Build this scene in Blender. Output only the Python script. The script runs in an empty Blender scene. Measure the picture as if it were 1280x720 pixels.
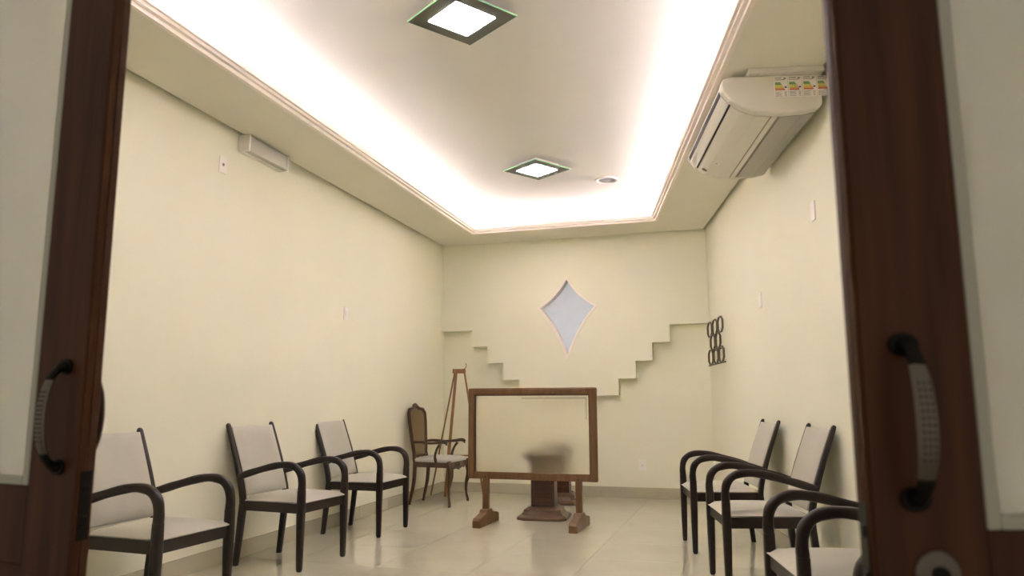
import bpy, bmesh, math, random
from mathutils import Vector, Matrix
random.seed(4)
C = bpy.context.scene.collection
R = math.radians
scn = bpy.context.scene

# ---------------------------------------------------------------- camera
cd = bpy.data.cameras.new('camera'); cam = bpy.data.objects.new('camera', cd); C.objects.link(cam)
cd.sensor_width = 36; cd.lens = 934.06/1280*36; cd.clip_start = .02
cam.matrix_world = Matrix.Translation((0, 0, 1)) @ Matrix.Rotation(R(90+8.632), 4, 'X') @ Matrix.Rotation(-.0035, 4, 'Z')
cd.dof.use_dof = True; cd.dof.focus_distance = 6.5; cd.dof.aperture_fstop = 4.0
scn.camera = cam

# ---------------------------------------------------------------- world (dim hallway light behind the camera)
w = bpy.data.worlds.new('world'); scn.world = w; w.use_nodes = True
bg = w.node_tree.nodes['Background']; bg.inputs[0].default_value = (1.0, .9, .74, 1); bg.inputs[1].default_value = .045
LED_STRENGTH = 34; PANEL_STRENGTH = 9
scn.view_settings.view_transform = 'Standard'; scn.view_settings.look = 'None'
scn.view_settings.gamma = 1; scn.view_settings.use_curve_mapping = False
scn.view_settings.exposure = 2.68
scn.cycles.max_bounces = 24; scn.cycles.diffuse_bounces = 16; scn.cycles.glossy_bounces = 6; scn.cycles.transmission_bounces = 8

# ---------------------------------------------------------------- materials
def lin(c):
    return tuple((v/255/12.92 if v/255 <= .04045 else ((v/255+.055)/1.055)**2.4) for v in c)+(1,)
def mat(name, col, rough=.6, metal=0, noise=None, bump=None, emit=None, trans=0, ior=1.5, coat=0, spec=None):
    m = bpy.data.materials.new(name); m.use_nodes = True; nt = m.node_tree; b = nt.nodes['Principled BSDF']
    b.inputs['Base Color'].default_value = lin(col); b.inputs['Roughness'].default_value = rough
    b.inputs['Metallic'].default_value = metal; b.inputs['Transmission Weight'].default_value = trans
    b.inputs['IOR'].default_value = ior; b.inputs['Coat Weight'].default_value = coat
    if spec is not None: b.inputs['Specular IOR Level'].default_value = spec
    tc = nt.nodes.new('ShaderNodeTexCoord')
    if noise:   # (scale, second colour, (sx,sy,sz))
        sc, c2, st = noise
        mp = nt.nodes.new('ShaderNodeMapping'); mp.inputs['Scale'].default_value = st
        n = nt.nodes.new('ShaderNodeTexNoise'); n.inputs['Scale'].default_value = sc; n.inputs['Detail'].default_value = 6
        r = nt.nodes.new('ShaderNodeValToRGB'); r.color_ramp.elements[0].color = lin(col); r.color_ramp.elements[1].color = lin(c2)
        r.color_ramp.elements[0].position = .35; r.color_ramp.elements[1].position = .68
        nt.links.new(tc.outputs['Object'], mp.inputs[0]); nt.links.new(mp.outputs[0], n.inputs[0])
        nt.links.new(n.outputs[0], r.inputs[0]); nt.links.new(r.outputs[0], b.inputs['Base Color'])
    if bump:    # (scale, strength)
        n2 = nt.nodes.new('ShaderNodeTexNoise'); n2.inputs['Scale'].default_value = bump[0]; n2.inputs['Detail'].default_value = 4
        bp = nt.nodes.new('ShaderNodeBump'); bp.inputs['Strength'].default_value = bump[1]; bp.inputs['Distance'].default_value = .002
        nt.links.new(tc.outputs['Object'], n2.inputs[0]); nt.links.new(n2.outputs[0], bp.inputs['Height'])
        nt.links.new(bp.outputs[0], b.inputs['Normal'])
    if emit:
        b.inputs['Emission Color'].default_value = tuple(emit[0])+(1,); b.inputs['Emission Strength'].default_value = emit[1]
    return m
M = dict(
 wall=mat('wall_paint', (232, 231, 213), .75, noise=(1.2, (229, 228, 209), (1, 1, 1)), bump=(60, .15)),
 ceil=mat('ceiling_paint', (228, 226, 212), .8, noise=(1.5, (225, 223, 209), (1, 1, 1))),
 upper=mat('upper_ceiling_paint', (226, 225, 218), .85, noise=(1.0, (223, 222, 214), (1, 1, 1))),
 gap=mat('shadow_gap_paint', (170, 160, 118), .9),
 crown=mat('crown_white', (240, 232, 226), .6),
 tile=mat('polished_porcelain', (192, 188, 170), .06, ior=1.75, noise=(3, (198, 194, 176), (1, 1, 1))),
 skirt=mat('skirting_porcelain', (188, 183, 162), .12),
 grout=mat('grout', (168, 163, 145), .8),
 led=mat('led_strip', (255, 255, 255), emit=((.95, .83, 1.0), LED_STRENGTH)),
 panel=mat('led_panel', (255, 255, 255), emit=((.96, .95, 1.0), PANEL_STRENGTH)),
 lampglass=mat('lamp_plate_glass', (102, 104, 96), .06, spec=.6),
 greenedge=mat('glass_edge', (150, 215, 175), .15),
 white=mat('white_plastic', (232, 228, 222), .4),
 plate=mat('plate_plastic', (238, 232, 228), .35),
 slot=mat('dark_slot', (140, 132, 120), .5),
 acw=mat('ac_plastic', (214, 210, 198), .33),
 acg=mat('ac_grille_plastic', (112, 110, 104), .5),
 dark=mat('dark_gap', (38, 34, 32), .6),
 starglass=mat('star_glass', (196, 208, 222), .25, noise=(9, (204, 214, 226), (1, 1, 1)), emit=((.62, .72, .85), .02)),  # faint emission stands in for daylight behind the pane
 chairwood=mat('dark_chair_wood', (29, 17, 14), .36, noise=(5, (38, 23, 18), (8, 8, 1)), bump=(120, .1)),
 fabric=mat('taupe_vinyl', (186, 183, 172), .55, noise=(20, (183, 180, 169), (1, 1, 1)), bump=(300, .1)),
 antwood=mat('antique_wood', (62, 40, 25), .38, noise=(6, (84, 56, 34), (4, 4, 1))),
 cane=mat('woven_cane', (132, 110, 76), .6),
 oak=mat('honey_wood', (102, 72, 42), .42, noise=(4, (120, 86, 52), (9, 9, 1.2)), bump=(80, .2)),
 easelwood=mat('easel_wood', (126, 88, 52), .5, noise=(4, (144, 102, 62), (8, 8, 1))),
 pedwood=mat('pedestal_wood', (60, 36, 26), .35, noise=(5, (84, 52, 36), (1, 1, 6))),
 pedbase=mat('pedestal_base_wood', (82, 58, 38), .38, noise=(5, (104, 76, 50), (1, 1, 6))),
 iron=mat('black_iron', (30, 27, 26), .4, .7),
 pewter=mat('pewter', (128, 119, 110), .35, .85, bump=(200, .4)),
 rackiron=mat('bronze_iron', (104, 92, 70), .5, .3),
 doorwood=mat('door_wood', (72, 41, 24), .5, spec=.3, noise=(3.2, (100, 59, 35), (11, 11, .7)), bump=(90, .15)),
 doorlight=mat('door_edge_wood', (92, 58, 34), .7, spec=.2, noise=(4, (84, 50, 30), (12, 12, .8))),
 doorblack=mat('door_lock_metal', (26, 23, 22), .4, .6),
 bead=mat('glazing_bead', (206, 204, 190), .45),
 lr=mat('label_red', (205, 92, 60), .6), lo=mat('label_orange', (222, 168, 70), .6), ly=mat('label_yellow', (214, 206, 96), .6),
 lg=mat('label_green', (96, 158, 84), .6), lt=mat('label_print', (150, 148, 142), .6),
)
# frosted door glass: light diffuses through it
def frosted(name, col, tr, gloss):
    m = bpy.data.materials.new(name); m.use_nodes = True; nt = m.node_tree; nt.nodes.clear()
    o = nt.nodes.new('ShaderNodeOutputMaterial'); a = nt.nodes.new('ShaderNodeBsdfTranslucent'); d = nt.nodes.new('ShaderNodeBsdfDiffuse')
    g = nt.nodes.new('ShaderNodeBsdfGlossy'); x = nt.nodes.new('ShaderNodeMixShader'); y = nt.nodes.new('ShaderNodeMixShader')
    fr = nt.nodes.new('ShaderNodeFresnel'); fr.inputs[0].default_value = 1.45
    a.inputs[0].default_value = lin(col); d.inputs[0].default_value = lin(col); g.inputs[1].default_value = gloss
    x.inputs[0].default_value = tr
    nt.links.new(d.outputs[0], x.inputs[1]); nt.links.new(a.outputs[0], x.inputs[2])
    nt.links.new(fr.outputs[0], y.inputs[0]); nt.links.new(x.outputs[0], y.inputs[1]); nt.links.new(g.outputs[0], y.inputs[2])
    nt.links.new(y.outputs[0], o.inputs[0]); return m
M['doorglass'] = frosted('frosted_door_glass', (250, 251, 244), .95, .25)
# frosted acrylic of the screen: rough see-through pane
def hazy(name):
    m = bpy.data.materials.new(name); m.use_nodes = True; nt = m.node_tree; nt.nodes.clear()
    o = nt.nodes.new('ShaderNodeOutputMaterial'); a = nt.nodes.new('ShaderNodeBsdfRefraction'); g = nt.nodes.new('ShaderNodeBsdfGlossy')
    d = nt.nodes.new('ShaderNodeBsdfTranslucent'); x = nt.nodes.new('ShaderNodeMixShader'); y = nt.nodes.new('ShaderNodeMixShader')
    a.inputs['Color'].default_value = (1.1, 1.1, 1.08, 1); a.inputs['Roughness'].default_value = .48; a.inputs['IOR'].default_value = 1.15
    g.inputs['Roughness'].default_value = .12; d.inputs[0].default_value = lin((225, 216, 190)); x.inputs[0].default_value = .12; y.inputs[0].default_value = .06
    nt.links.new(a.outputs[0], x.inputs[1]); nt.links.new(d.outputs[0], x.inputs[2])
    nt.links.new(x.outputs[0], y.inputs[1]); nt.links.new(g.outputs[0], y.inputs[2]); nt.links.new(y.outputs[0], o.inputs[0]); return m
M['screenglass'] = hazy('frosted_screen_glass')

# ---------------------------------------------------------------- helpers
def obj(name, bm, m, parent=None, bevel=0, smooth=False, sub=0, seg=2):
    me = bpy.data.meshes.new(name); bmesh.ops.recalc_face_normals(bm, faces=bm.faces); bm.to_mesh(me); bm.free()
    ms = m if isinstance(m, (list, tuple)) else [m]
    for q in ms: me.materials.append(q)
    if smooth:
        for p in me.polygons: p.use_smooth = True
        me.set_sharp_from_angle(angle=R(48))
    o = bpy.data.objects.new(name, me); C.objects.link(o)
    if parent: o.parent = parent
    if bevel:
        b = o.modifiers.new('bevel', 'BEVEL'); b.width = bevel; b.segments = seg; b.limit_method = 'ANGLE'; b.angle_limit = R(35)
    if sub:
        s = o.modifiers.new('sub', 'SUBSURF'); s.levels = s.render_levels = sub
    return o
def thing(name, label, cat, loc=(0, 0, 0), rz=0, group=None):
    o = bpy.data.objects.new(name, None); C.objects.link(o); o.empty_display_size = .1
    o.location = loc; o.rotation_euler = (0, 0, rz); tag(o, label, cat, group); return o
def tag(o, label, cat, group=None):
    o['label'] = label; o['category'] = cat
    if group: o['group'] = group
    return o
def struct(name, bm, m, parent=None, **k):
    o = obj(name, bm, m, parent, **k); o['kind'] = 'structure'; return o
def box(bm, x0, x1, y0, y1, z0, z1, mi=0, mtx=None):
    v = [bm.verts.new(Vector(p) if mtx is None else mtx @ Vector(p)) for p in
         [(x0,y0,z0),(x1,y0,z0),(x1,y1,z0),(x0,y1,z0),(x0,y0,z1),(x1,y0,z1),(x1,y1,z1),(x0,y1,z1)]]
    for f in [(0,3,2,1),(4,5,6,7),(0,1,5,4),(1,2,6,5),(2,3,7,6),(3,0,4,7)]:
        q = bm.faces.new([v[i] for i in f]); q.material_index = mi
    return bm
def BX(*a): return box(bmesh.new(), *a)
def prism(bm, pts, z0, z1, f=None):
    """polygon extruded; f maps (a,b,h) to xyz"""
    f = f or (lambda a, b, h: (a, b, h))
    lo = [bm.verts.new(f(a, b, z0)) for a, b in pts]; hi = [bm.verts.new(f(a, b, z1)) for a, b in pts]
    n = len(pts); bm.faces.new(lo[::-1]); bm.faces.new(hi)
    for i in range(n): bm.faces.new((lo[i], lo[(i+1) % n], hi[(i+1) % n], hi[i]))
    return bm
def holed(bm, outer, holes, z0, z1, f):
    rings = []
    for z in (z0, z1):
        es = []; rs = []
        for loop in [outer]+holes:
            vs = [bm.verts.new(f(a, b, z)) for a, b in loop]; rs.append(vs)
            es += [bm.edges.new((vs[i], vs[(i+1) % len(vs)])) for i in range(len(vs))]
        bmesh.ops.triangle_fill(bm, use_beauty=True, use_dissolve=False, edges=es); rings.append(rs)
    for r0, r1 in zip(*rings):
        for i in range(len(r0)):
            j = (i+1) % len(r0); bm.faces.new((r0[i], r0[j], r1[j], r1[i]))
    return bm
def sweep(bm, path, rad, n=8, up=(0, 0, 1), closed=False, sq=2.0):
    """tube along path; rad list of (rw, rh) or number; sq superellipse exponent"""
    P = [Vector(p) for p in path]; k = len(P); up = Vector(up); rings = []
    for i, p in enumerate(P):
        a = P[(i-1) % k] if (closed or i > 0) else P[0]; b = P[(i+1) % k] if (closed or i < k-1) else P[-1]
        t = (b-a).normalized(); s = t.cross(up)
        if s.length < 1e-4: s = t.cross(Vector((1, 0, 0)))
        s.normalize(); u = s.cross(t).normalized()
        r = rad[i] if isinstance(rad, list) else rad
        rw, rh = r if isinstance(r, tuple) else (r, r); ring = []
        for j in range(n):
            th = 2*math.pi*(j+.5)/n; c, sn = math.cos(th), math.sin(th)
            e = 2/sq; c2 = math.copysign(abs(c)**e, c); s2 = math.copysign(abs(sn)**e, sn)
            ring.append(bm.verts.new(p+s*c2*rw+u*s2*rh))
        rings.append(ring)
    for i in range(k if closed else k-1):
        A, B = rings[i], rings[(i+1) % k]
        for j in range(n): bm.faces.new((A[j], A[(j+1) % n], B[(j+1) % n], B[j]))
    if not closed: bm.faces.new(rings[0][::-1]); bm.faces.new(rings[-1])
    return bm
def smoothpath(pts, n=5):
    P = [Vector(p) for p in pts]; out = []
    for i in range(len(P)-1):
        p0 = P[max(i-1, 0)]; p1 = P[i]; p2 = P[i+1]; p3 = P[min(i+2, len(P)-1)]
        for k in range(n):
            t = k/n
            out.append(.5*((2*p1)+(-p0+p2)*t+(2*p0-5*p1+4*p2-p3)*t*t+(-p0+3*p1-3*p2+p3)*t**3))
    out.append(P[-1]); return out
def lerp_rad(rs, n=5):
    out = []
    for i in range(len(rs)-1):
        for k in range(n):
            t = k/n; out.append((rs[i][0]*(1-t)+rs[i+1][0]*t, rs[i][1]*(1-t)+rs[i+1][1]*t))
    out.append(rs[-1]); return out
def lathe(bm, prof, n=24, cx=0, cy=0, ax='z', a0=0):
    rings = []
    for r, z in prof:
        ring = []
        for j in range(n):
            t = 2*math.pi*j/n+a0; x, y = r*math.cos(t), r*math.sin(t)
            p = (cx+x, cy+y, z) if ax == 'z' else (cx+x, z, cy+y) if ax == 'y' else (z, cx+x, cy+y)
            ring.append(bm.verts.new(p))
        rings.append(ring)
    for A, B in zip(rings, rings[1:]):
        for j in range(n): bm.faces.new((A[j], A[(j+1) % n], B[(j+1) % n], B[j]))
    bm.faces.new(rings[0][::-1]); bm.faces.new(rings[-1]); return bm
def dup(root, loc, rz, label=None, group=None):
    r = root.copy(); C.objects.link(r); r.location = loc; r.rotation_euler = (0, 0, rz)
    if label: r['label'] = label
    if group: r['group'] = group
    for ch in list(root.children):
        c = ch.copy(); C.objects.link(c); c.parent = r
        for g in list(ch.children):
            d = g.copy(); C.objects.link(d); d.parent = c
    return r

# ---------------------------------------------------------------- room plan
ZC, ZU, ZTOP = 2.80, 3.00, 3.14
la, lb = -3.177, .2743          # left wall   x = la + lb*y
ra, rb = 1.394, .0851           # right wall  x = ra + rb*y
ba, bb = 8.470, -.3087          # back wall   y = ba + bb*x
fa, fb = 1.285, -.300           # front wall  y = fa + fb*x
def meet(l, b):
    y = (b[0]+b[1]*l[0])/(1-b[1]*l[1]); return (l[0]+l[1]*y, y)
def corners(off, front=0):       # room polygon pushed inwards by off, front by front
    nl = math.hypot(1, lb); nr = math.hypot(1, rb); nb = math.hypot(1, bb); nf = math.hypot(1, fb)
    L = (la+off*nl, lb); Q = (ra-off*nr, rb); B = (ba-off*nb, bb); F = (fa+front*nf, fb)
    return [meet(L, F), meet(Q, F), meet(Q, B), meet(L, B)]
P0 = corners(0)
FLc, FRc, BRc, BLc = [Vector((x, y, 0)) for x, y in P0]
db = (BRc-BLc).normalized(); nbk = Vector((db.y, -db.x, 0)); nbk = nbk if nbk.y < 0 else -nbk    # into the room
WB = (BRc-BLc).length
dl = (BLc-FLc).normalized(); nl = Vector((dl.y, -dl.x, 0)); dr = (BRc-FRc).normalized(); nr = Vector((-dr.y, dr.x, 0))

# floor base, tiles
bm = bmesh.new()
prism(bm, [tuple((FLc+Vector((-1.2, -2.2, 0))).xy), tuple((FRc+Vector((1.2, -2.2, 0))).xy), tuple((BRc+Vector((.15, .15, 0))).xy), tuple((BLc+Vector((-.15, .15, 0))).xy)], -.12, -.005)
floor = struct('floor', bm, M['grout'])
def clip(poly, a, b):            # keep left of a->b
    out = []
    for i in range(len(poly)):
        p, q = poly[i], poly[(i+1) % len(poly)]
        sp = (b[0]-a[0])*(p[1]-a[1])-(b[1]-a[1])*(p[0]-a[0]); sq = (b[0]-a[0])*(q[1]-a[1])-(b[1]-a[1])*(q[0]-a[0])
        if sp >= 0: out.append(p)
        if (sp >= 0) != (sq >= 0):
            t = sp/(sp-sq); out.append((p[0]+t*(q[0]-p[0]), p[1]+t*(q[1]-p[1])))
    return out
T = .6; g = .0011; room = corners(.002, -1.0); full = None
for i in range(-6, 9):
    for j in range(-1, 17):
        s0 = .517-T+i*T; d0 = .15-T+j*T
        q = [(s0+g, d0+g), (s0+T-g, d0+g), (s0+T-g, d0+T-g), (s0+g, d0+T-g)]
        w = [((BLc+db*s+nbk*d).x, (BLc+db*s+nbk*d).y) for s, d in q][::-1]
        c = w
        for k in range(4): c = clip(c, room[k], room[(k+1) % 4]) if c else c
        if len(c) < 3: continue
        area = abs(sum(c[k][0]*c[(k+1) % len(c)][1]-c[(k+1) % len(c)][0]*c[k][1] for k in range(len(c))))/2
        if area < .004: continue
        if area > .9985*(T-2*g)**2:
            cx = sum(p[0] for p in w)/4; cy = sum(p[1] for p in w)/4
            if full is None:
                t = obj('floor_tile', prism(bmesh.new(), [(-T/2+g, -T/2+g), (T/2-g, -T/2+g), (T/2-g, T/2-g), (-T/2+g, T/2-g)], -.006, 0), M['tile'], floor); full = t
            else:
                t = full.copy(); C.objects.link(t)
            t.location = (cx, cy, 0); t.rotation_euler = (0, 0, math.atan2(db.y, db.x))
        else:
            obj('floor_tile', prism(bmesh.new(), c, -.006, 0), M['tile'], floor)

# side walls
def wall(name, a, b, n, z0=-.005, z1=ZTOP, th=.15):
    out = -n*th
    return struct(name, prism(bmesh.new(), [tuple(p.xy) for p in (a, b, b+out, a+out)], z0, z1), M['wall'])
wall('wall_left', FLc, BLc+dl*.15, nl); wall('wall_right', FRc, BRc+dr*.15, nr)

# star window, stepped wall relief.  coordinates along the back wall: (s, z)
SC = 1.487
def star(k=0.0, n=9):
    tips = [(SC, 2.355+k*1.9), (SC+.325+k*1.7, 2.027), (SC, 1.465-k*3.2), (SC-.325-k*1.7, 2.027)]; c = (SC, 2.0); out = []
    for i in range(4):
        p, q = tips[i], tips[(i+1) % 4]; m = ((p[0]+q[0])/2, (p[1]+q[1])/2); m = (m[0]+.26*(c[0]-m[0]), m[1]+.26*(c[1]-m[1]))
        for j in range(n):
            t = j/n; out.append(tuple((1-t)**2*p[a]+2*t*(1-t)*m[a]+t*t*q[a] for a in (0, 1)))
    return out
def onback(s, z, h): 
    p = BLc+db*s+nbk*h; return (p.x, p.y, z)
struct('wall_back', holed(bmesh.new(), [(-.02, -.005), (WB+.02, -.005), (WB+.02, ZTOP), (-.02, ZTOP)], [star()], -.16, 0, onback), M['wall'])
LS = [.378, .565, .748, .934]; RS = [2.037, 2.223, 2.405, 2.590]; LZ = [1.80, 1.613, 1.423, 1.238, 1.060]
left = [(-.02, ZC+.05), (-.02, LZ[0])]
for i, q in enumerate(LS): left += [(q, LZ[i]), (q, LZ[i+1])]
st_ = star(); n4 = len(st_)//4
left += [(SC, LZ[4]), st_[2*n4]] + st_[2*n4+1:] + [st_[0], (SC, ZC+.05)]
right = [(SC, ZC+.05)] + st_[:2*n4+1] + [(SC, LZ[4])]
for i, q in enumerate(RS): right += [(q, LZ[4-i]), (q, LZ[3-i])]
right += [(WB+.02, LZ[0]), (WB+.02, ZC+.05)]
bm = bmesh.new(); prism(bm, left, -.002, .105, onback); prism(bm, right, -.002, .105, onback)
struct('trim_1', bm, M['wall'])
win = struct('window_1', holed(bmesh.new(), star(), [star(-.012)], -.085, .108, onback), M['crown'])
obj('star_pane', prism(bmesh.new(), star(-.004), -.01, .0, lambda a, b, h: onback(a, b, h)), M['starglass'], win)
obj('window_casing', holed(bmesh.new(), star(.010), [star(-.003)], .105, .112, onback), M['crown'], win)

# skirting (polished porcelain, cut in tile lengths)
def skirting(name, a, d, n, L, th=.012, h=.105):
    root = struct(name, prism(bmesh.new(), [tuple(p.xy) for p in (a, a+d*L, a+d*L+n*.004, a+n*.004)], 0.0, h-.004), M['grout'])
    k = 0.0
    while k < L-.01:
        e = min(k+.598, L)
        p = [a+d*k+n*.004, a+d*e+n*.004, a+d*e+n*th, a+d*k+n*th]
        obj('skirting_tile', prism(bmesh.new(), [tuple(q.xy) for q in p], .001, h), M['skirt'], root); k += .6
skirting('baseboard_left', FLc, dl, nl, (BLc-FLc).length-.0)
skirting('baseboard_right', FRc, dr, nr, (BRc-FRc).length-.0)
skirting('baseboard_back', BLc+db*.013, db, nbk, WB-.026)

# front wall with the doorway (the camera looks in from the hallway)
HL = Vector((-1.502, 1.730, 0)); HR = Vector((1.210, .930, 0)); df = (HR-HL).normalized(); nf = Vector((-df.y, df.x, 0))
def slab(bm, a, b, z0, z1, h0, h1): return prism(bm, [tuple(p.xy) for p in (a+nf*h0, b+nf*h0, b+nf*h1, a+nf*h1)], z0, z1)
bm = bmesh.new(); Lx = HL-df*.05; Rx = HR+df*.05
tl = HL-df*1.35; trr = HR+df*.55
slab(bm, tl, Lx, -.005, ZTOP, .0, .12); slab(bm, Rx, trr, -.005, ZTOP, .0, .12); slab(bm, Lx, Rx, 2.16, ZTOP, .0, .12)
struct('wall_front', bm, M['wall'])
bm = bmesh.new(); slab(bm, Lx, HL-df*.006, 0, 2.16, -.012, .132); slab(bm, HR+df*.006, Rx, 0, 2.16, -.012, .132); slab(bm, HL-df*.006, HR+df*.006, 2.115, 2.16, -.012, .132)
struct('trim_2', bm, M['doorwood'])

# ceilings: lower border with opening, shadow gap, crown, cove, upper ceiling
ca, cb_ = -2.623, .2743; da, db2 = .841, .0851; off = .620
nbm = math.hypot(1, bb)
cove = [meet((ca, cb_), (2.35, fb)), meet((da, db2), (2.35, fb)), meet((da, db2), (ba-off*nbm, bb)), meet((ca, cb_), (ba-off*nbm, bb))]
def inset(poly, d):
    out = []; n = len(poly)
    for i in range(n):
        p0, p1, p2 = [Vector(poly[(i+k) % n]) for k in (-1, 0, 1)]
        e1 = (p1-p0).normalized(); e2 = (p2-p1).normalized(); n1 = Vector((-e1.y, e1.x)); n2 = Vector((-e2.y, e2.x))
        out.append(tuple(p1+(n1+n2)*(d/(1+n1.dot(n2)))))
    return out
fl = lambda a, b, h: (a, b, h)
lowc = struct('ceiling', holed(bmesh.new(), corners(.025, .12), [cove], ZC, ZC+.012, fl), M['ceil'])
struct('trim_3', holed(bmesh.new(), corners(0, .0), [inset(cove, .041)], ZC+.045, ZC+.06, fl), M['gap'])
# crown steps
for k, (i0, i1, z0, z1) in enumerate([(-.004, .020, ZC-.004, ZC+.022), (.018, .042, ZC+.018, ZC+.042), (.040, .058, ZC+.036, ZC+.075)]):
    obj('crown_step', holed(bmesh.new(), inset(cove, i0), [inset(cove, i1)], z0, z1, fl), M['crown'], lowc)
obj('upper_ceiling', prism(bmesh.new(), corners(-.05, -.05), ZU, ZTOP), M['upper'], lowc)
obj('cove_side', holed(bmesh.new(), inset(cove, -.23), [inset(cove, -.21)], ZC+.045, ZU+.005, fl), M['upper'], lowc)
# led strips lying in the cove behind the crown
o1 = inset(cove, -.06); o2 = inset(cove, -.075)
for i in range(4):
    a, b = Vector(o1[i]), Vector(o1[(i+1) % 4]); c, d = Vector(o2[(i+1) % 4]), Vector(o2[i])
    obj('led_strip', prism(bmesh.new(), [tuple(a), tuple(b), tuple(c), tuple(d)], ZC+.0605, ZC+.066), M['led'], lowc)

# ---------------------------------------------------------------- doors
def leaf(name, hinge, ang, sy, wd=.78, right=False):
    """local +X from hinge to the meeting edge; front face y=0, back y=sy*t"""
    t = .035; H = 2.1
    root = bpy.data.objects.new(name, None); C.objects.link(root); root.location = hinge; root.rotation_euler = (0, 0, ang); root['kind'] = 'structure'
    def bx(n, x0, x1, y0, y1, z0, z1, m, par=root, bev=.003):
        return obj(n, BX(x0, x1, min(sy*y0, sy*y1), max(sy*y0, sy*y1), z0, z1), m, par, bevel=bev)
    D = M['doorwood']; st = .14
    bx('stile', wd-st, wd-.004, 0, t-.0, .01, H, D, bev=.004); bx('stile', 0, .13, 0, t, .01, H, D)
    bx('top_rail', .13, wd-st, .002, t-.002, H-.14, H, D); bx('lock_rail', .13, wd-st, .002, t-.002, .70, .845, D)
    bx('bottom_rail', .13, wd-st, .002, t-.002, .01, .2, D); bx('lower_panel', .129, wd-st+.001, .010, t-.010, .2, .70, D)
    # raised field of the lower panel
    bx('panel_field', .17, wd-st-.04, .004, t-.004, .24, .66, D, bev=.005)
    # meeting edge: two rebate strips
    bx('edge_strip', wd-.004, wd, .001, .016, .01, H, M['doorlight'], bev=.001); bx('edge_strip', wd-.004, wd-.0005, .0185, t-.001, .01, H, M['doorwood'], bev=.001)
    # glass and beads
    gx0, gx1, gz0, gz1 = .13, wd-st, .845, H-.14
    bx('glass_pane', gx0+.002, gx1-.002, .014, .020, gz0+.002, gz1-.002, M['doorglass'], bev=0)
    for yb in ((-.001, .0125), (.0215, t+.001)):
        bm = bmesh.new(); bw = .017
        for (x0, x1, z0, z1) in ((gx0, gx0+bw, gz0, gz1), (gx1-bw, gx1, gz0, gz1), (gx0+bw, gx1-bw, gz0, gz0+bw), (gx0+bw, gx1-bw, gz1-bw, gz1)):
            box(bm, x0, x1, min(sy*yb[0], sy*yb[1]), max(sy*yb[0], sy*yb[1]), z0, z1)
        obj('glazing_bead', bm, M['bead'], root, bevel=.003)
    # pull handles on both faces
    for side in (-1, 1):
        y0 = 0 if side < 0 else t; s = side*sy; hx = wd-.055
        def Y(d): return sy*y0+s*d
        pr = .043 if side < 0 else .041
        path = [(hx, Y(pr*.35), 1.060), (hx, Y(pr*.66), 1.046), (hx, Y(pr*.90), 1.018), (hx, Y(pr), .975), (hx, Y(pr*.90), .932), (hx, Y(pr*.66), .904), (hx, Y(pr*.35), .890)]
        gr = obj('pull_handle', sweep(bmesh.new(), smoothpath(path, 5), lerp_rad([(.004, .007), (.0042, .010), (.004, .0125), (.004, .0135), (.004, .0125), (.0042, .010), (.004, .007)]), 10, up=(1, 0, 0.001), sq=2.6), M['pewter'], root, smooth=True)
        # sweep 'up' is x so widths go along z-normal; grip is rotated below by building with swapped radii
        bm = bmesh.new()
        for zc, sg in ((1.068, 1), (.882, -1)):
            pts = [(hx+.016*math.cos(a)*(1+.18*math.cos(2*a)), zc+.017*math.sin(a)*(1+.15*math.cos(2*a))) for a in [k*math.pi/8 for k in range(16)]]
            prism(bm, pts, 0, .006, lambda a, b, h: (a, Y(h), b))
            sweep(bm, [(hx, Y(.004), zc), (hx, Y(pr*.36), zc-sg*.005), (hx, Y(pr*.62), zc-sg*.016), (hx, Y(pr*.76), zc-sg*.026)], [(.011, .012), (.008, .009), (.0065, .0105), (.005, .0115)], 8, up=(1, 0, 0.001))
        obj('handle_mount', bm, M['iron'], gr, smooth=False, bevel=.0015)
        bm = bmesh.new()
        for r in range(12):
            zz = .930+r*.0082; dd = pr+.0042-((zz-.975)/.043)**2*pr*.10
            for c in (-.0065, 0, .0065): lathe(bm, [(.0014, Y(dd-.003)), (.0014, Y(dd+.0004)), (.0006, Y(dd+.0008))], 6, hx+c, zz, 'y')
        o = obj('grip_studs', bm, M['iron'], gr); o['kind'] = 'stuff'
    # lock plate let into the meeting edge, with two bolts
    lp = bx('lock_plate', wd-.001, wd+.0015, .006, t-.006, .752, .876, M['doorblack'], bev=.0005)
    bm = bmesh.new()
    for z0, z1 in ((.775, .795), (.835, .850)): box(bm, wd+.001, wd+.004, min(sy*.011, sy*.024), max(sy*.011, sy*.024), z0, z1)
    obj('lock_bolt', bm, M['iron'], lp, bevel=.001)
    if right:
        ro = obj('lock_rosette', lathe(bmesh.new(), [(.028, 0), (.028, -sy*.003), (.024, -sy*.007), (.012, -sy*.008)], 28, wd-.075, .795, 'y'), M['pewter'], root, smooth=False, bevel=.001)
        bm = lathe(bmesh.new(), [(.010, -sy*.008), (.010, -sy*.012), (.008, -sy*.013)], 20, wd-.075, .795, 'y')
        obj('key_cylinder', bm, M['iron'], ro)
    return root
leaf('door_1', HL, R(-25), 1); leaf('door_2', HR, R(180), -1, right=True)

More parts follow.
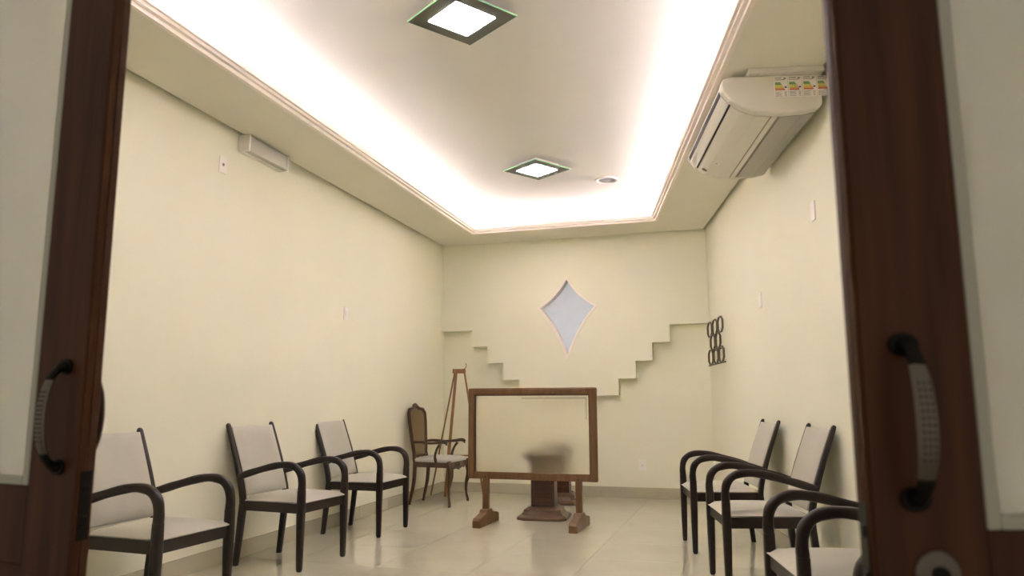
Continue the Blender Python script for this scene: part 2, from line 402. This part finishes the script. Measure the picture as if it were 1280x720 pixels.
# ---------------------------------------------------------------- ceiling lamps, speaker
def lamp(loc, rz, label):
    t = thing('ceiling_lamp', label, 'ceiling lamp', loc, rz, 'square glass ceiling lamps'); h = .2025; i = .124
    obj('base_box', BX(-.13, .13, -.13, .13, -.044, 0), M['white'], t, bevel=.004)
    sq = lambda a: [(-a, -a), (a, -a), (a, a), (-a, a)]
    obj('glass_plate', holed(bmesh.new(), sq(h-.0022), [sq(i)], -.052, -.044, fl), M['lampglass'], t)
    obj('plate_edge', holed(bmesh.new(), sq(h), [sq(h-.0022)], -.052, -.044, fl), M['greenedge'], t)
    obj('diffuser', BX(-i, i, -i, i, -.056, -.0442), M['panel'], t, bevel=.003)
    bm = bmesh.new()
    for a in (-1, 1):
        for b in (-1, 1): lathe(bm, [(.006, -.0445), (.006, -.056), (.003, -.058)], 12, a*.16, b*.16)
    return t
la1 = lamp((-.254, 3.60, ZU), R(39.5), 'square glass ceiling lamp with dark border, the nearer and larger one')
la2 = dup(la1, (.216, 6.15, ZU), R(40.5), 'square glass ceiling lamp further back, beside the round speaker', 'square glass ceiling lamps')
sp = thing('ceiling_speaker', 'small round white speaker ring recessed in the upper ceiling', 'speaker', (.870, 6.60, ZU))
obj('trim_ring', lathe(bmesh.new(), [(.075, -.001), (.112, -.001), (.110, -.010), (.098, -.014), (.082, -.012), (.075, -.004)], 40), M['white'], sp, smooth=True)
obj('speaker_grille', lathe(bmesh.new(), [(.080, -.0008), (.080, -.005), (.02, -.007)], 40), M['acg'], sp)

# ---------------------------------------------------------------- emergency light on the left wall
def wallpt(a, n, y, base):  # point on a wall line at world y
    return Vector((base[0]+base[1]*y, y, 0))
rl = math.atan2(dl.y, dl.x)
e0 = Vector((la+lb*4.85, 4.85, 2.676))
t = thing('emergency_light', 'long box-shaped emergency light high on the left wall under the ceiling', 'light', e0, rl)
# local: +X along wall away from the camera, -Y into the room
obj('housing', BX(.0, .49, -.035, 0, .0, .115), M['white'], t, bevel=.003)
obj('end_cap', BX(0, .018, -.085, -.035, .0, .115), M['white'], t, bevel=.003); obj('end_cap', BX(.472, .49, -.085, -.035, .0, .115), M['white'], t, bevel=.003)
obj('diffuser', BX(.018, .472, -.080, -.035, .004, .111), mat('emergency_diffuser', (196, 194, 188), .25), t, bevel=.006)

# ---------------------------------------------------------------- wall plates
def plate(loc, rz, label, name='wall_plate', kind='hole'):
    t = thing(name, label, 'wall plate', loc, rz, 'white wall plates')      # local -Y into the room
    obj('cover', BX(-.036, .036, -.008, 0, -.057, .057), M['plate'], t, bevel=.003)
    if kind == 'hole': obj('cable_outlet', lathe(bmesh.new(), [(.010, -.0075), (.010, -.011), (.004, -.012)], 16, 0, 0, 'y'), M['slot'], t)
    if kind == 'socket':
        obj('socket_module', BX(-.018, .018, -.011, -.007, -.024, .024), M['white'], t, bevel=.002)
        bm = bmesh.new()
        for q in (-.008, 0, .008): lathe(bm, [(.0022, -.0105), (.0022, -.0115)], 8, q, 0 if q else -.004, 'y')
        obj('pin_holes', bm, M['dark'], t)
    if kind == 'switch': obj('rocker', BX(-.011, .011, -.013, -.007, -.022, .022), M['white'], t, bevel=.002)
    return t
rr = math.atan2(dr.y, dr.x); rbk = math.atan2(db.y, db.x)
def LW(y, z, o=.0): return Vector((la+lb*y, y, z))+nl*o
def RW(y, z, o=.0): return Vector((ra+rb*y, y, z))+nr*o
plate(LW(4.70, 2.534), rl, 'white plate with small central outlet, high on left wall near the emergency light')
plate(LW(6.373, 1.75), rl, 'small blank white plate at mid height on the left wall', kind='switch')
plate(RW(4.226, 2.087), rr+math.pi, 'white plate high on the right wall below the air conditioner', kind='blank')
plate(RW(5.56, 1.746), rr+math.pi, 'faint white plate on the right wall above the chairs', kind='blank')
p = onback(2.252, .332, 0); plate(Vector(p), rbk, 'white electrical socket low on the back wall right of the screen', kind='socket')

# ---------------------------------------------------------------- air conditioner
y0 = 3.86; a0 = RW(y0, ZC)
t = thing('air_conditioner', 'white ceiling-mounted air conditioner with energy labels beside the right wall', 'air conditioner', a0, rr)
# local: +X along wall away from camera, +Y into the room, z down from ceiling
prof = [(.03, -.031), (.03, -.205), (.05, -.228), (.12, -.244), (.27, -.252), (.38, -.242), (.462, -.211), (.524, -.165), (.562, -.115), (.570, -.080), (.556, -.046), (.51, -.031)]
def acprism(bm, pr, x0, x1): return prism(bm, pr, x0, x1, lambda a, b, h: (h, a, b))
def scalep(pr, s, cx=.32, cz=-.12): return [(cx+(a-cx)*s, cz+(b-cz)*s) for a, b in pr]
obj('body', acprism(bmesh.new(), scalep(prof, .985), .05, 1.20), M['acw'], t, bevel=.004)
obj('end_cap', acprism(bmesh.new(), prof, 0, .055), M['acw'], t, bevel=.012, seg=4); obj('end_cap', acprism(bmesh.new(), prof, 1.195, 1.25), M['acw'], t, bevel=.012, seg=4)
obj('mounting_bracket', BX(-.03, 1.2, .02, .42, -.032, 0), M['white'], t, bevel=.003)
def under(y):    # z of the underside at wall distance y
    for (a, b), (c, d) in zip(prof[1:], prof[2:]):
        if a <= y <= c: return b+(d-b)*(y-a)/(c-a)
    return -.24
def strip(bm, ya, yb, x0, x1, lift, th, n=8):
    for i in range(n):
        y1 = ya+(yb-ya)*i/n; y2 = ya+(yb-ya)*(i+1)/n
        z1 = under(y1)*.985-.0018-lift; z2 = under(y2)*.985-.0018-lift
        v = [bm.verts.new(p) for p in [(x0, y1, z1), (x1, y1, z1), (x1, y2, z2), (x0, y2, z2), (x0, y1, z1+th), (x1, y1, z1+th), (x1, y2, z2+th), (x0, y2, z2+th)]]
        for f in [(0,3,2,1),(4,5,6,7),(0,1,5,4),(1,2,6,5),(2,3,7,6),(3,0,4,7)]: bm.faces.new([v[k] for k in f])
    return bm
obj('front_panel', strip(bmesh.new(), .30, .508, .058, 1.192, .004, .004), M['acw'], t)
obj('panel_seam', strip(bmesh.new(), .510, .518, .058, 1.192, .002, .003), M['dark'], t)
obj('air_flap', strip(bmesh.new(), .521, .560, .058, 1.192, .006, .005), M['acw'], t)
obj('outlet_slot', strip(bmesh.new(), .5615, .568, .058, 1.192, .005, .003), M['dark'], t)
obj('intake_rail', strip(bmesh.new(), .262, .290, .058, 1.192, .003, .003), M['acw'], t)
gp = obj('groove', strip(bmesh.new(), .290, .297, .058, 1.192, .0015, .003), M['slot'], t); obj('groove', strip(bmesh.new(), .250, .258, .058, 1.192, .0015, .003), M['slot'], t)
bm = bmesh.new()
for i in range(3):
    x0 = .065+i*.378
    strip(bm, .055, .248, x0, x0+.366, .001, .002)
ig = obj('intake_grille', bm, M['acg'], t)
bm = bmesh.new()
for k in range(78):
    x = .066+k*.0145
    strip(bm, .058, .244, x, x+.0085, .0035, .003, 4)
o = obj('grille_slats', bm, mat('grille_slat_plastic', (196, 194, 186), .5), ig); o['kind'] = 'stuff'
obj('badge', lathe(bmesh.new(), [(.018, 0), (.018, -.004), (.012, -.006)], 20), M['slot'], t).matrix_local = Matrix.Translation((1.13, .475, under(.475)-.006)) @ Matrix.Rotation(R(30), 4, 'X')
bm = bmesh.new(); box(bm, -.018, .018, -.02, .02, -.001, 0, 0); box(bm, -.006, .006, -.008, .008, -.0016, -.001, 1)
obj('sticker', bm, [M['white'], M['lt']], t).matrix_local = Matrix.Translation((.93, .43, under(.43)-.006)) @ Matrix.Rotation(R(21), 4, 'X')
for k in range(3+1):
    lx = .283-k*.076
    bm = bmesh.new(); F = lambda a0, a1, z0, z1, mi, d=.0: box(bm, -.0012-d, -.0002-d, lx-a1*1.15, lx-a0*1.15, -.044+(z0-zt)*1.25, -.044+(z1-zt)*1.25, mi)
    zt = -.058
    zt = -.058; F(0, .062, zt-.095, zt, 0)
    for j, mi in enumerate((1, 1, 2, 3, 4, 5)):
        F(.004, .030+j*.0038, zt-.031-j*.0062, zt-.0258-j*.0062, mi, .0006)
    F(.004, .036, zt-.008, zt-.004, 6, .0006); F(.004, .050, zt-.016, zt-.013, 6, .0006); F(.044, .056, zt-.012, zt-.004, 6, .0006); F(.048, .058, zt-.052, zt-.046, 7, .0006)
    for j in range(5): F(.004, .036-(j % 2)*.006, zt-.071-j*.0048, zt-.0692-j*.0048, 6, .0006); F(.046, .057, zt-.071-j*.0048, zt-.0692-j*.0048, 6, .0006)
    obj('energy_label', bm, [M['white'], M['lg'], M['ly'], M['ly'], M['lo'], M['lr'], M['lt'], M['dark']], t)

# ---------------------------------------------------------------- honeycomb rack on the right wall
t = thing('honeycomb_wall_rack', 'dark iron honeycomb rack on the right wall by the back corner', 'wall rack', RW(6.72, 1.345), rr)
cw, chh, off = .27, .142, .06     # local +X along wall, +Y into the room
def cell(cx, cz):
    pts = [(cx-.050, off, cz-chh*.50), (cx+.050, off, cz-chh*.50), (cx+cw*.42, off, cz-chh*.24), (cx+cw*.42, off, cz+chh*.24), (cx+.050, off, cz+chh*.50), (cx-.050, off, cz+chh*.50), (cx-cw*.42, off, cz+chh*.24), (cx-cw*.42, off, cz-chh*.24)]
    bm = bmesh.new(); sweep(bm, pts, (.006, .010), 6, up=(0, 1, 0), closed=True); return bm
for r, (n, o_) in enumerate(((3, 0), (2, .5), (3, 0))):
    for k in range(n): obj('cell_ring', cell(.14+(k+o_)*cw, .078+r*chh*.96), M['rackiron'], t)
bm = bmesh.new(); sweep(bm, [(-.03, off, .0), (.80, off, .0)], (.007, .009), 6, up=(0, 1, 0)); obj('base_bar', bm, M['rackiron'], t)
for x in (.28, .55): obj('wall_peg', sweep(bmesh.new(), [(x, 0, .14), (x, off, .14)], .006, 8), M['rackiron'], t)

# ---------------------------------------------------------------- modern armchairs
def armchair():
    t = thing('armchair', '', 'chair'); W = M['chairwood']; hw = .238
    for s in (-1, 1):
        y = s*hw
        obj('leg', sweep(bmesh.new(), [(.222, y, 0), (.222, y, .012), (.221, y, .2), (.22, y, .36), (.22, y, .47)], [(.012, .012), (.0165, .0165), (.020, .021), (.023, .023), (.022, .022)], 12, up=(1, 0, 0), sq=4), W, t, smooth=True)
        arm = smoothpath([(.22, y, .468), (.221, y, .515), (.209, y, .568), (.170, y, .606), (.105, y, .620), (.02, y, .612), (-.10, y, .583), (-.195, y-s*.004, .556), (-.252, y-s*.018, .538)], 4)
        k = len(arm); obj('armrest', sweep(bmesh.new(), arm, [(.021+.001*math.sin(i), .0215-.003*i/k) for i in range(k)], 12, up=(0, 1, 0), sq=3.2), W, t, smooth=True)
        yr = s*(hw-.022)
        obj('leg', sweep(bmesh.new(), smoothpath([(-.262, yr, 0), (-.258, yr, .012), (-.240, yr, .18), (-.222, yr, .37)], 3), lerp_rad([(.012, .012), (.016, .017), (.018, .021), (.019, .024)], 3), 12, up=(0, 1, 0), sq=4), W, t, smooth=True)
        obj('back_post', sweep(bmesh.new(), smoothpath([(-.222, yr, .365), (-.234, yr, .45), (-.282, yr, .62), (-.357, yr, .83), (-.368, yr, .858), (-.372, yr, .866)], 3), lerp_rad([(.018, .022), (.0165, .022), (.0145, .020), (.0125, .017), (.011, .014), (.006, .008)], 3), 12, up=(0, 1, 0), sq=3.5), W, t, smooth=True)
    obj('front_apron', BX(.202, .226, -hw+.015, hw-.015, .335, .392), W, t, bevel=.003)
    obj('rear_apron', BX(-.235, -.212, -hw+.03, hw-.03, .335, .392), W, t, bevel=.003)
    for s in (-1, 1):
        bm = prism(bmesh.new(), [(-.215, s*(hw-.033)), (.205, s*(hw-.012)), (.205, s*(hw+.008)), (-.215, s*(hw-.012))], .335, .392); obj('side_apron', bm, W, t, bevel=.002)
    # seat cushion, crowned
    bm = bmesh.new(); nx, ny = 12, 12; top = []; bot = []
    for i in range(nx+1):
        a, b = [], []
        for j in range(ny+1):
            u = i/nx; v = j/ny*2-1; x = -.212+u*.452
            wy = (hw-.020) + .010*u; y = v*wy
            e = max(abs(v), abs(u*2-1)); cr = 1-e**6
            z = .398+.030*cr+.012*(1-v*v)*(1-(2*u-1)**2)
            if u > .93: x -= 0
            a.append(bm.verts.new((x, y, z))); b.append(bm.verts.new((x-(.008 if u == 1 else 0), y, .3925)))
        top.append(a); bot.append(b)
    for i in range(nx):
        for j in range(ny):
            bm.faces.new((top[i][j], top[i+1][j], top[i+1][j+1], top[i][j+1])); bm.faces.new((bot[i][j], bot[i][j+1], bot[i+1][j+1], bot[i+1][j]))
    for i in range(nx):
        for j in (0, ny): bm.faces.new((top[i][j], bot[i][j], bot[i+1][j], top[i+1][j]))
    for j in range(ny):
        for i in (0, nx): bm.faces.new((top[i][j], top[i][j+1], bot[i][j+1], bot[i][j]))
    obj('seat_cushion', bm, M['fabric'], t, smooth=True, bevel=.004)
    # upholstered back between the posts
    bm = bmesh.new(); pts = smoothpath([(-.214, 0, .425), (-.250, 0, .55), (-.302, 0, .70), (-.356, 0, .848)], 4); g1, g2 = [], []
    for i, p in enumerate(pts):
        u = i/(len(pts)-1); a, b = [], []
        for j in range(11):
            v = j/10*2-1; cr = (1-abs(v)**8)*(1-abs(2*u-1)**10); y = v*(hw-.036)
            a.append(bm.verts.new((p.x+.008+.016*cr, y, p.z))); b.append(bm.verts.new((p.x-.008-.008*cr, y, p.z-.004)))
        g1.append(a); g2.append(b)
    n = len(pts)
    for i in range(n-1):
        for j in range(10):
            bm.faces.new((g1[i][j], g1[i][j+1], g1[i+1][j+1], g1[i+1][j])); bm.faces.new((g2[i][j], g2[i+1][j], g2[i+1][j+1], g2[i][j+1]))
        for j in (0, 10): bm.faces.new((g1[i][j], g1[i+1][j], g2[i+1][j], g2[i][j]))
    for j in range(10):
        for i in (0, n-1): bm.faces.new((g1[i][j], g2[i][j], g2[i][j+1], g1[i][j+1]))
    obj('backrest', bm, M['fabric'], t, smooth=True, bevel=.003)
    obj('back_rail', BX(-.238, -.216, -hw+.036, hw-.036, .428, .452), W, t, bevel=.003)
    return t
def place(front_near, front_far, side):
    a, b = Vector(front_near), Vector(front_far); m = (a+b)/2; d = (b-a).normalized()
    f = Vector((d.y, -d.x)) if side == 'L' else Vector((-d.y, d.x))      # facing direction
    o = m-f*.222; return (o.x, o.y, 0), math.atan2(f.y, f.x)
ch0 = armchair(); GL = 'dark wood armchairs along the left wall'; GR = 'dark wood armchairs along the right wall'
spots = [((-1.274, 4.654), (-1.116, 5.100), 'L', 'dark wooden armchair with taupe upholstery, middle of the left wall row', GL),
 ((-1.572, 3.44), (-1.424, 3.885), 'L', 'dark wooden armchair at left, partly hidden behind the open left door', GL),
 ((-1.002, 5.790), (-.866, 6.245), 'L', 'dark wooden armchair in left row, standing next to the antique cane chair', GL),
 ((1.208, 5.150), (1.247, 5.625), 'R', 'dark wooden armchair on the right side farthest from the doorway', GR),
 ((1.125, 4.080), (1.164, 4.556), 'R', 'dark wooden armchair, second from the back on the right side', GR),
 ((.990, 2.665), (1.034, 3.140), 'R', 'dark wooden armchair at right, partly hidden by the right door stile', GR),
 ((.862, 1.560), (.902, 2.035), 'R', 'dark armchair almost wholly behind right door, only its arm showing', GR)]
for i, (a, b, sd, lab, gr) in enumerate(spots):
    loc, rz = place(a, b, sd)
    if i == 0: ch0.location = loc; ch0.rotation_euler = (0, 0, rz); ch0['label'] = lab; ch0['group'] = gr
    else: dup(ch0, loc, rz, lab, gr)

# ---------------------------------------------------------------- antique cane armchair
t = thing('antique_armchair', 'antique carved wooden armchair with cane back and grey seat by left wall', 'chair', (-.735, 7.668, 0), R(-17))
A = M['antwood']; t.scale = (.92, .96, 1)
for s in (-1, 1):
    yf = s*.245; yr = s*.175
    obj('leg', sweep(bmesh.new(), smoothpath([(.225, yf+s*.012, 0), (.232, yf+s*.015, .02), (.218, yf+s*.004, .09), (.218, yf, .18), (.240, yf+s*.014, .28), (.235, yf+s*.010, .36), (.21, yf, .42)], 4),
        lerp_rad([(.014, .014), (.016, .016), (.013, .013), (.017, .017), (.028, .028), (.032, .032), (.024, .024)], 4), 12, up=(1, 0, 0)), A, t, smooth=True)
    obj('leg', sweep(bmesh.new(), smoothpath([(-.262, yr, 0), (-.25, yr, .06), (-.215, yr, .22), (-.205, yr, .40)], 4), lerp_rad([(.013, .015), (.014, .016), (.018, .020), (.020, .022)], 4), 10, up=(0, 1, 0), sq=3), A, t, smooth=True)
    obj('arm_support', sweep(bmesh.new(), smoothpath([(.06, s*.215, .40), (.05, s*.232, .47), (.075, s*.245, .54), (.11, s*.245, .585)], 4), lerp_rad([(.020, .016), (.014, .014), (.012, .013), (.015, .014)], 4), 10, up=(0, 1, 0)), A, t, smooth=True)
    ar = smoothpath([(-.235, s*.185, .600), (-.15, s*.200, .606), (-.03, s*.232, .598), (.08, s*.250, .604), (.155, s*.256, .612), (.190, s*.257, .600), (.186, s*.257, .582)], 5)
    obj('armrest', sweep(bmesh.new(), ar, lerp_rad([(.012, .012), (.013, .012), (.014, .012), (.017, .014), (.020, .017), (.018, .017), (.010, .010)], 5), 10, up=(0, 0, 1)), A, t, smooth=True)
# seat rail serpentine and cushion
def seatring(k):
    out = []
    for (x, y) in [(-.215, -.19), (-.06, -.218), (.10, -.238), (.205, -.255), (.238, -.225), (.228, -.12), (.240, 0), (.228, .12), (.238, .225), (.205, .255), (.10, .238), (-.06, .218), (-.215, .19)]:
        out.append((x*k, y*k))
    return out
bm = holed(bmesh.new(), seatring(1), [seatring(.88)], .365, .415, fl); obj('seat_rail', bm, A, t, bevel=.006)
ap = prism(bmesh.new(), [(-.20, .37), (-.15, .345), (-.08, .352), (0, .333), (.08, .352), (.15, .345), (.20, .37), (.20, .38), (-.20, .38)], .215, .232, lambda a, b, h: (h, a, b)); obj('carved_apron', ap, A, t, bevel=.004)
bm = bmesh.new(); prev = None
for k, z in ((.955, .412), (.965, .432), (.92, .448), (.75, .460), (.4, .468)):
    ring = [bm.verts.new((x, y, z)) for x, y in seatring(k)]
    if prev:
        for i in range(len(ring)): bm.faces.new((prev[i], prev[(i+1) % len(ring)], ring[(i+1) % len(ring)], ring[i]))
    prev = ring
bm.faces.new(prev)
obj('seat_cushion', bm, M['fabric'], t, smooth=True)
# back frame: leaned loop with serpentine crest
def bk(y, z): return (-.205-(z-.41)*.13-.02*math.cos(y*6), y, z)
loop = [(-.145, .475), (-.168, .56), (-.185, .68), (-.205, .80), (-.205, .885), (-.165, .925), (-.09, .930), (-.045, .948), (0, .962), (.045, .948), (.09, .930), (.165, .925), (.205, .885), (.205, .80), (.185, .68), (.168, .56), (.145, .475), (.07, .462), (0, .470), (-.07, .462)]
bm = bmesh.new(); sweep(bm, [bk(y, z) for y, z in loop], (.016, .019), 10, up=(1, 0, .26), closed=True)
bf = obj('back_frame', bm, A, t, smooth=True)
for s in (-1, 1): obj('back_post', sweep(bmesh.new(), [(-.205, s*.175, .39), bk(s*.165, .44), bk(s*.150, .50)], (.017, .019), 10, up=(0, 1, 0), sq=3), A, t, smooth=True)
obj('crest_carving', sweep(bmesh.new(), [bk(y, z) for y, z in ((-.07, .948), (-.035, .965), (0, .973), (.035, .965), (.07, .948))], [(.008, .010), (.014, .014), (.016, .018), (.014, .014), (.008, .010)], 10, up=(1, 0, .26)), A, bf, smooth=True)
def half(z):   # inner half width of the loop
    pts = [(.475, .145), (.56, .168), (.68, .185), (.80, .205), (.885, .205), (.925, .165), (.95, .04)]
    for (a, b), (c, d) in zip(pts, pts[1:]):
        if a <= z <= c: return b+(d-b)*(z-a)/(c-a)
    return 0
bm = bmesh.new(); st = .0155
def flatbar(p, q, wv): sweep(bm, [p, q], wv, 4)
k = .478
while k < .935:
    h = half(k)
    if h > .02:
        for a in range(4): flatbar(bk(-h+a*h/2, k), bk(-h+(a+1)*h/2, k), .0022)
    k += st
y = -.195
while y < .196:
    zz = [z for z in [.472+i*.008 for i in range(60)] if half(z) >= abs(y)]
    if len(zz) > 4:
        n = 4
        for a in range(n): flatbar(bk(y, zz[0]+(zz[-1]-zz[0])*a/n), bk(y, zz[0]+(zz[-1]-zz[0])*(a+1)/n), .0022)
    y += st
o = obj('cane_weave', bm, M['cane'], t); o['kind'] = 'stuff'
# a second, finer backing layer of diagonal strands
bm = bmesh.new()
for sgn in (-1, 1):
    c = -.75
    while c < .75:
        seg = []
        for i in range(70):
            z = .476+i*.0068; yy = c+sgn*(z-.7)
            if abs(yy) < half(z)-.004: seg.append((yy, z))
        if len(seg) > 3: sweep(bm, [Vector(bk(*seg[0]))+Vector((-.003, 0, 0)), Vector(bk(*seg[len(seg)//2]))+Vector((-.003, 0, 0)), Vector(bk(*seg[-1]))+Vector((-.003, 0, 0))], .0022, 4)
        c += .020
o = obj('diagonal_cane', bm, M['cane'], t); o['kind'] = 'stuff'

# ---------------------------------------------------------------- wooden easel in the corner
t = thing('easel', 'light brown wooden tripod easel standing in the back left corner', 'easel', (-.60, 8.20, 0))
o_ = Vector((-.60, 8.20, 0)); apex = Vector((-.578, 8.20, 1.325)); E = M['easelwood']
for a, f, r in ((Vector((-.612, 8.20, 1.325)), Vector((-.715, 8.14, .006)), (.021, .014)), (Vector((-.522, 8.18, 1.325)), Vector((-.30, 8.03, .006)), (.015, .011)), (Vector((-.628, 8.225, 1.325)), Vector((-.880, 8.28, .006)), (.012, .010))):
    obj('leg', sweep(bmesh.new(), [f-o_, (a-o_)], r, 4, up=(0, 1, 0), sq=2), E, t, bevel=.002)
obj('top_block', BX(-.05, .092, -.028, .032, 1.305, 1.352), E, t, bevel=.004)
obj('wing_bolt', sweep(bmesh.new(), [(-.01, -.030, 1.334), (.02, -.040, 1.340), (.05, -.030, 1.334)], .010, 8), E, t, smooth=True)
obj('hook', sweep(bmesh.new(), smoothpath([(.060, 0, 1.345), (.085, 0, 1.36), (.098, 0, 1.385), (.092, 0, 1.415)], 4), .0035, 6), M['iron'], t, smooth=True)
obj('picture_ledge', BX(-.06, .25, -.095, -.060, .425, .440), E, t, bevel=.003)
obj('ledge_bracket', prism(bmesh.new(), [(-.02, .44), (-.02, .54), (-.045, .53), (-.095, .455), (-.095, .44)], -.095, -.065, lambda a, b, h: (h, a, b)), E, t, bevel=.003)

# ---------------------------------------------------------------- frosted screen on feet
ang = math.atan2(-.3377, 1); cS = Vector((.154, 6.263, 0))
t = thing('glazed_screen', 'brown wooden framed frosted screen on two feet in front of the pedestals', 'screen', cS, ang)
O_ = M['oak']; W2 = .553; z0, z1 = .365, 1.112; fw = .058
obj('frame_rail', BX(-W2+fw*.2, W2-fw*.2, -.019, .019, z1-fw, z1), O_, t, bevel=.012, seg=3); obj('frame_rail', BX(-W2+.001, W2-.001, -.018, .018, z0, z0+fw), O_, t, bevel=.006)
for s in (-1, 1):
    x0, x1 = sorted((s*W2, s*(W2-fw))); obj('frame_stile', BX(x0, x1, -.02, .02, z0, z1-.002), O_, t, bevel=.010, seg=3)
    x0, x1 = sorted((s*(W2-fw), s*(W2-fw-.007))); obj('glass_bead', BX(x0, x1, -.012, .012, z0+fw, z1-fw), M['antwood'], t)
obj('glass_bead', BX(-W2+fw, W2-fw, -.012, .012, z1-fw-.007, z1-fw), M['antwood'], t)
obj('frosted_pane', BX(-W2+fw+.004, W2-fw-.004, -.003, .003, z0+fw-.004, z1-fw-.004), M['screenglass'], t)
bm = bmesh.new(); box(bm, -.08, W2-fw-.028, -.0042, -.0032, z1-fw-.030, z1-fw-.026); box(bm, W2-fw-.030, W2-fw-.027, -.0042, -.0032, z1-fw-.20, z1-fw-.026)
obj('etched_line', bm, M['slot'], t)
for s in (-1, 1):
    px_ = s*.396
    obj('post', BX(px_-.026, px_+.026, -.020, .020, .085, z0+.03), O_, t, bevel=.004)
    ft = [(-.225, 0), (-.225, .055), (-.205, .075), (-.07, .10), (-.05, .125), (.05, .125), (.07, .10), (.205, .075), (.225, .055), (.225, 0)]
    obj('foot', prism(bmesh.new(), ft, px_-.034, px_+.034, lambda a, b, h: (h, a, b)), O_, t, bevel=.005)
    obj('post_dowel', lathe(bmesh.new(), [(.008, -.019), (.008, -.0225), (.004, -.0235)], 12, px_, z0+.018, 'y'), M['antwood'], t)

# ---------------------------------------------------------------- pedestals
def octo(w, c): return [(-w+c, -w), (w-c, -w), (w, -w+c), (w, w-c), (w-c, w), (-w+c, w), (-w, w-c), (-w, -w+c)]
def loft(secs):
    bm = bmesh.new(); prev = None
    for w, c, z in secs:
        r = [bm.verts.new((x, y, z)) for x, y in octo(w, c)]
        if prev:
            for i in range(8): bm.faces.new((prev[i], prev[(i+1) % 8], r[(i+1) % 8], r[i]))
        else: bm.faces.new(r[::-1])
        prev = r
    bm.faces.new(prev); return bm
t = thing('pedestal', 'dark wooden pedestal with stepped base, just behind the frosted screen', 'pedestal', (.275, 6.735, 0), R(-11), 'dark wood pedestals behind the screen')
obj('base', loft([(.215, .055, 0), (.215, .055, .020), (.205, .05, .028), (.178, .045, .040), (.165, .04, .060), (.160, .04, .072), (.160, .04, .080), (.128, .02, .096), (.118, .015, .104)]), M['pedbase'], t, bevel=.003)
obj('column', loft([(.103, .012, .104), (.103, .012, .45)]), M['pedwood'], t, bevel=.003)
for s in (-1, 1): obj('column_moulding', BX(-.075, .075, s*.104-.003, s*.104+.003, .17, .44), M['pedwood'], t, bevel=.003)
obj('capital', loft([(.106, .012, .45), (.118, .015, .460), (.118, .015, .47), (.165, .03, .515), (.192, .04, .528), (.192, .04, .556), (.182, .035, .562)]), M['pedwood'], t, bevel=.003)
dup(t, (.475, 7.72, 0), R(-11), 'dark wooden pedestal nearer the back wall, only its base clearly seen')
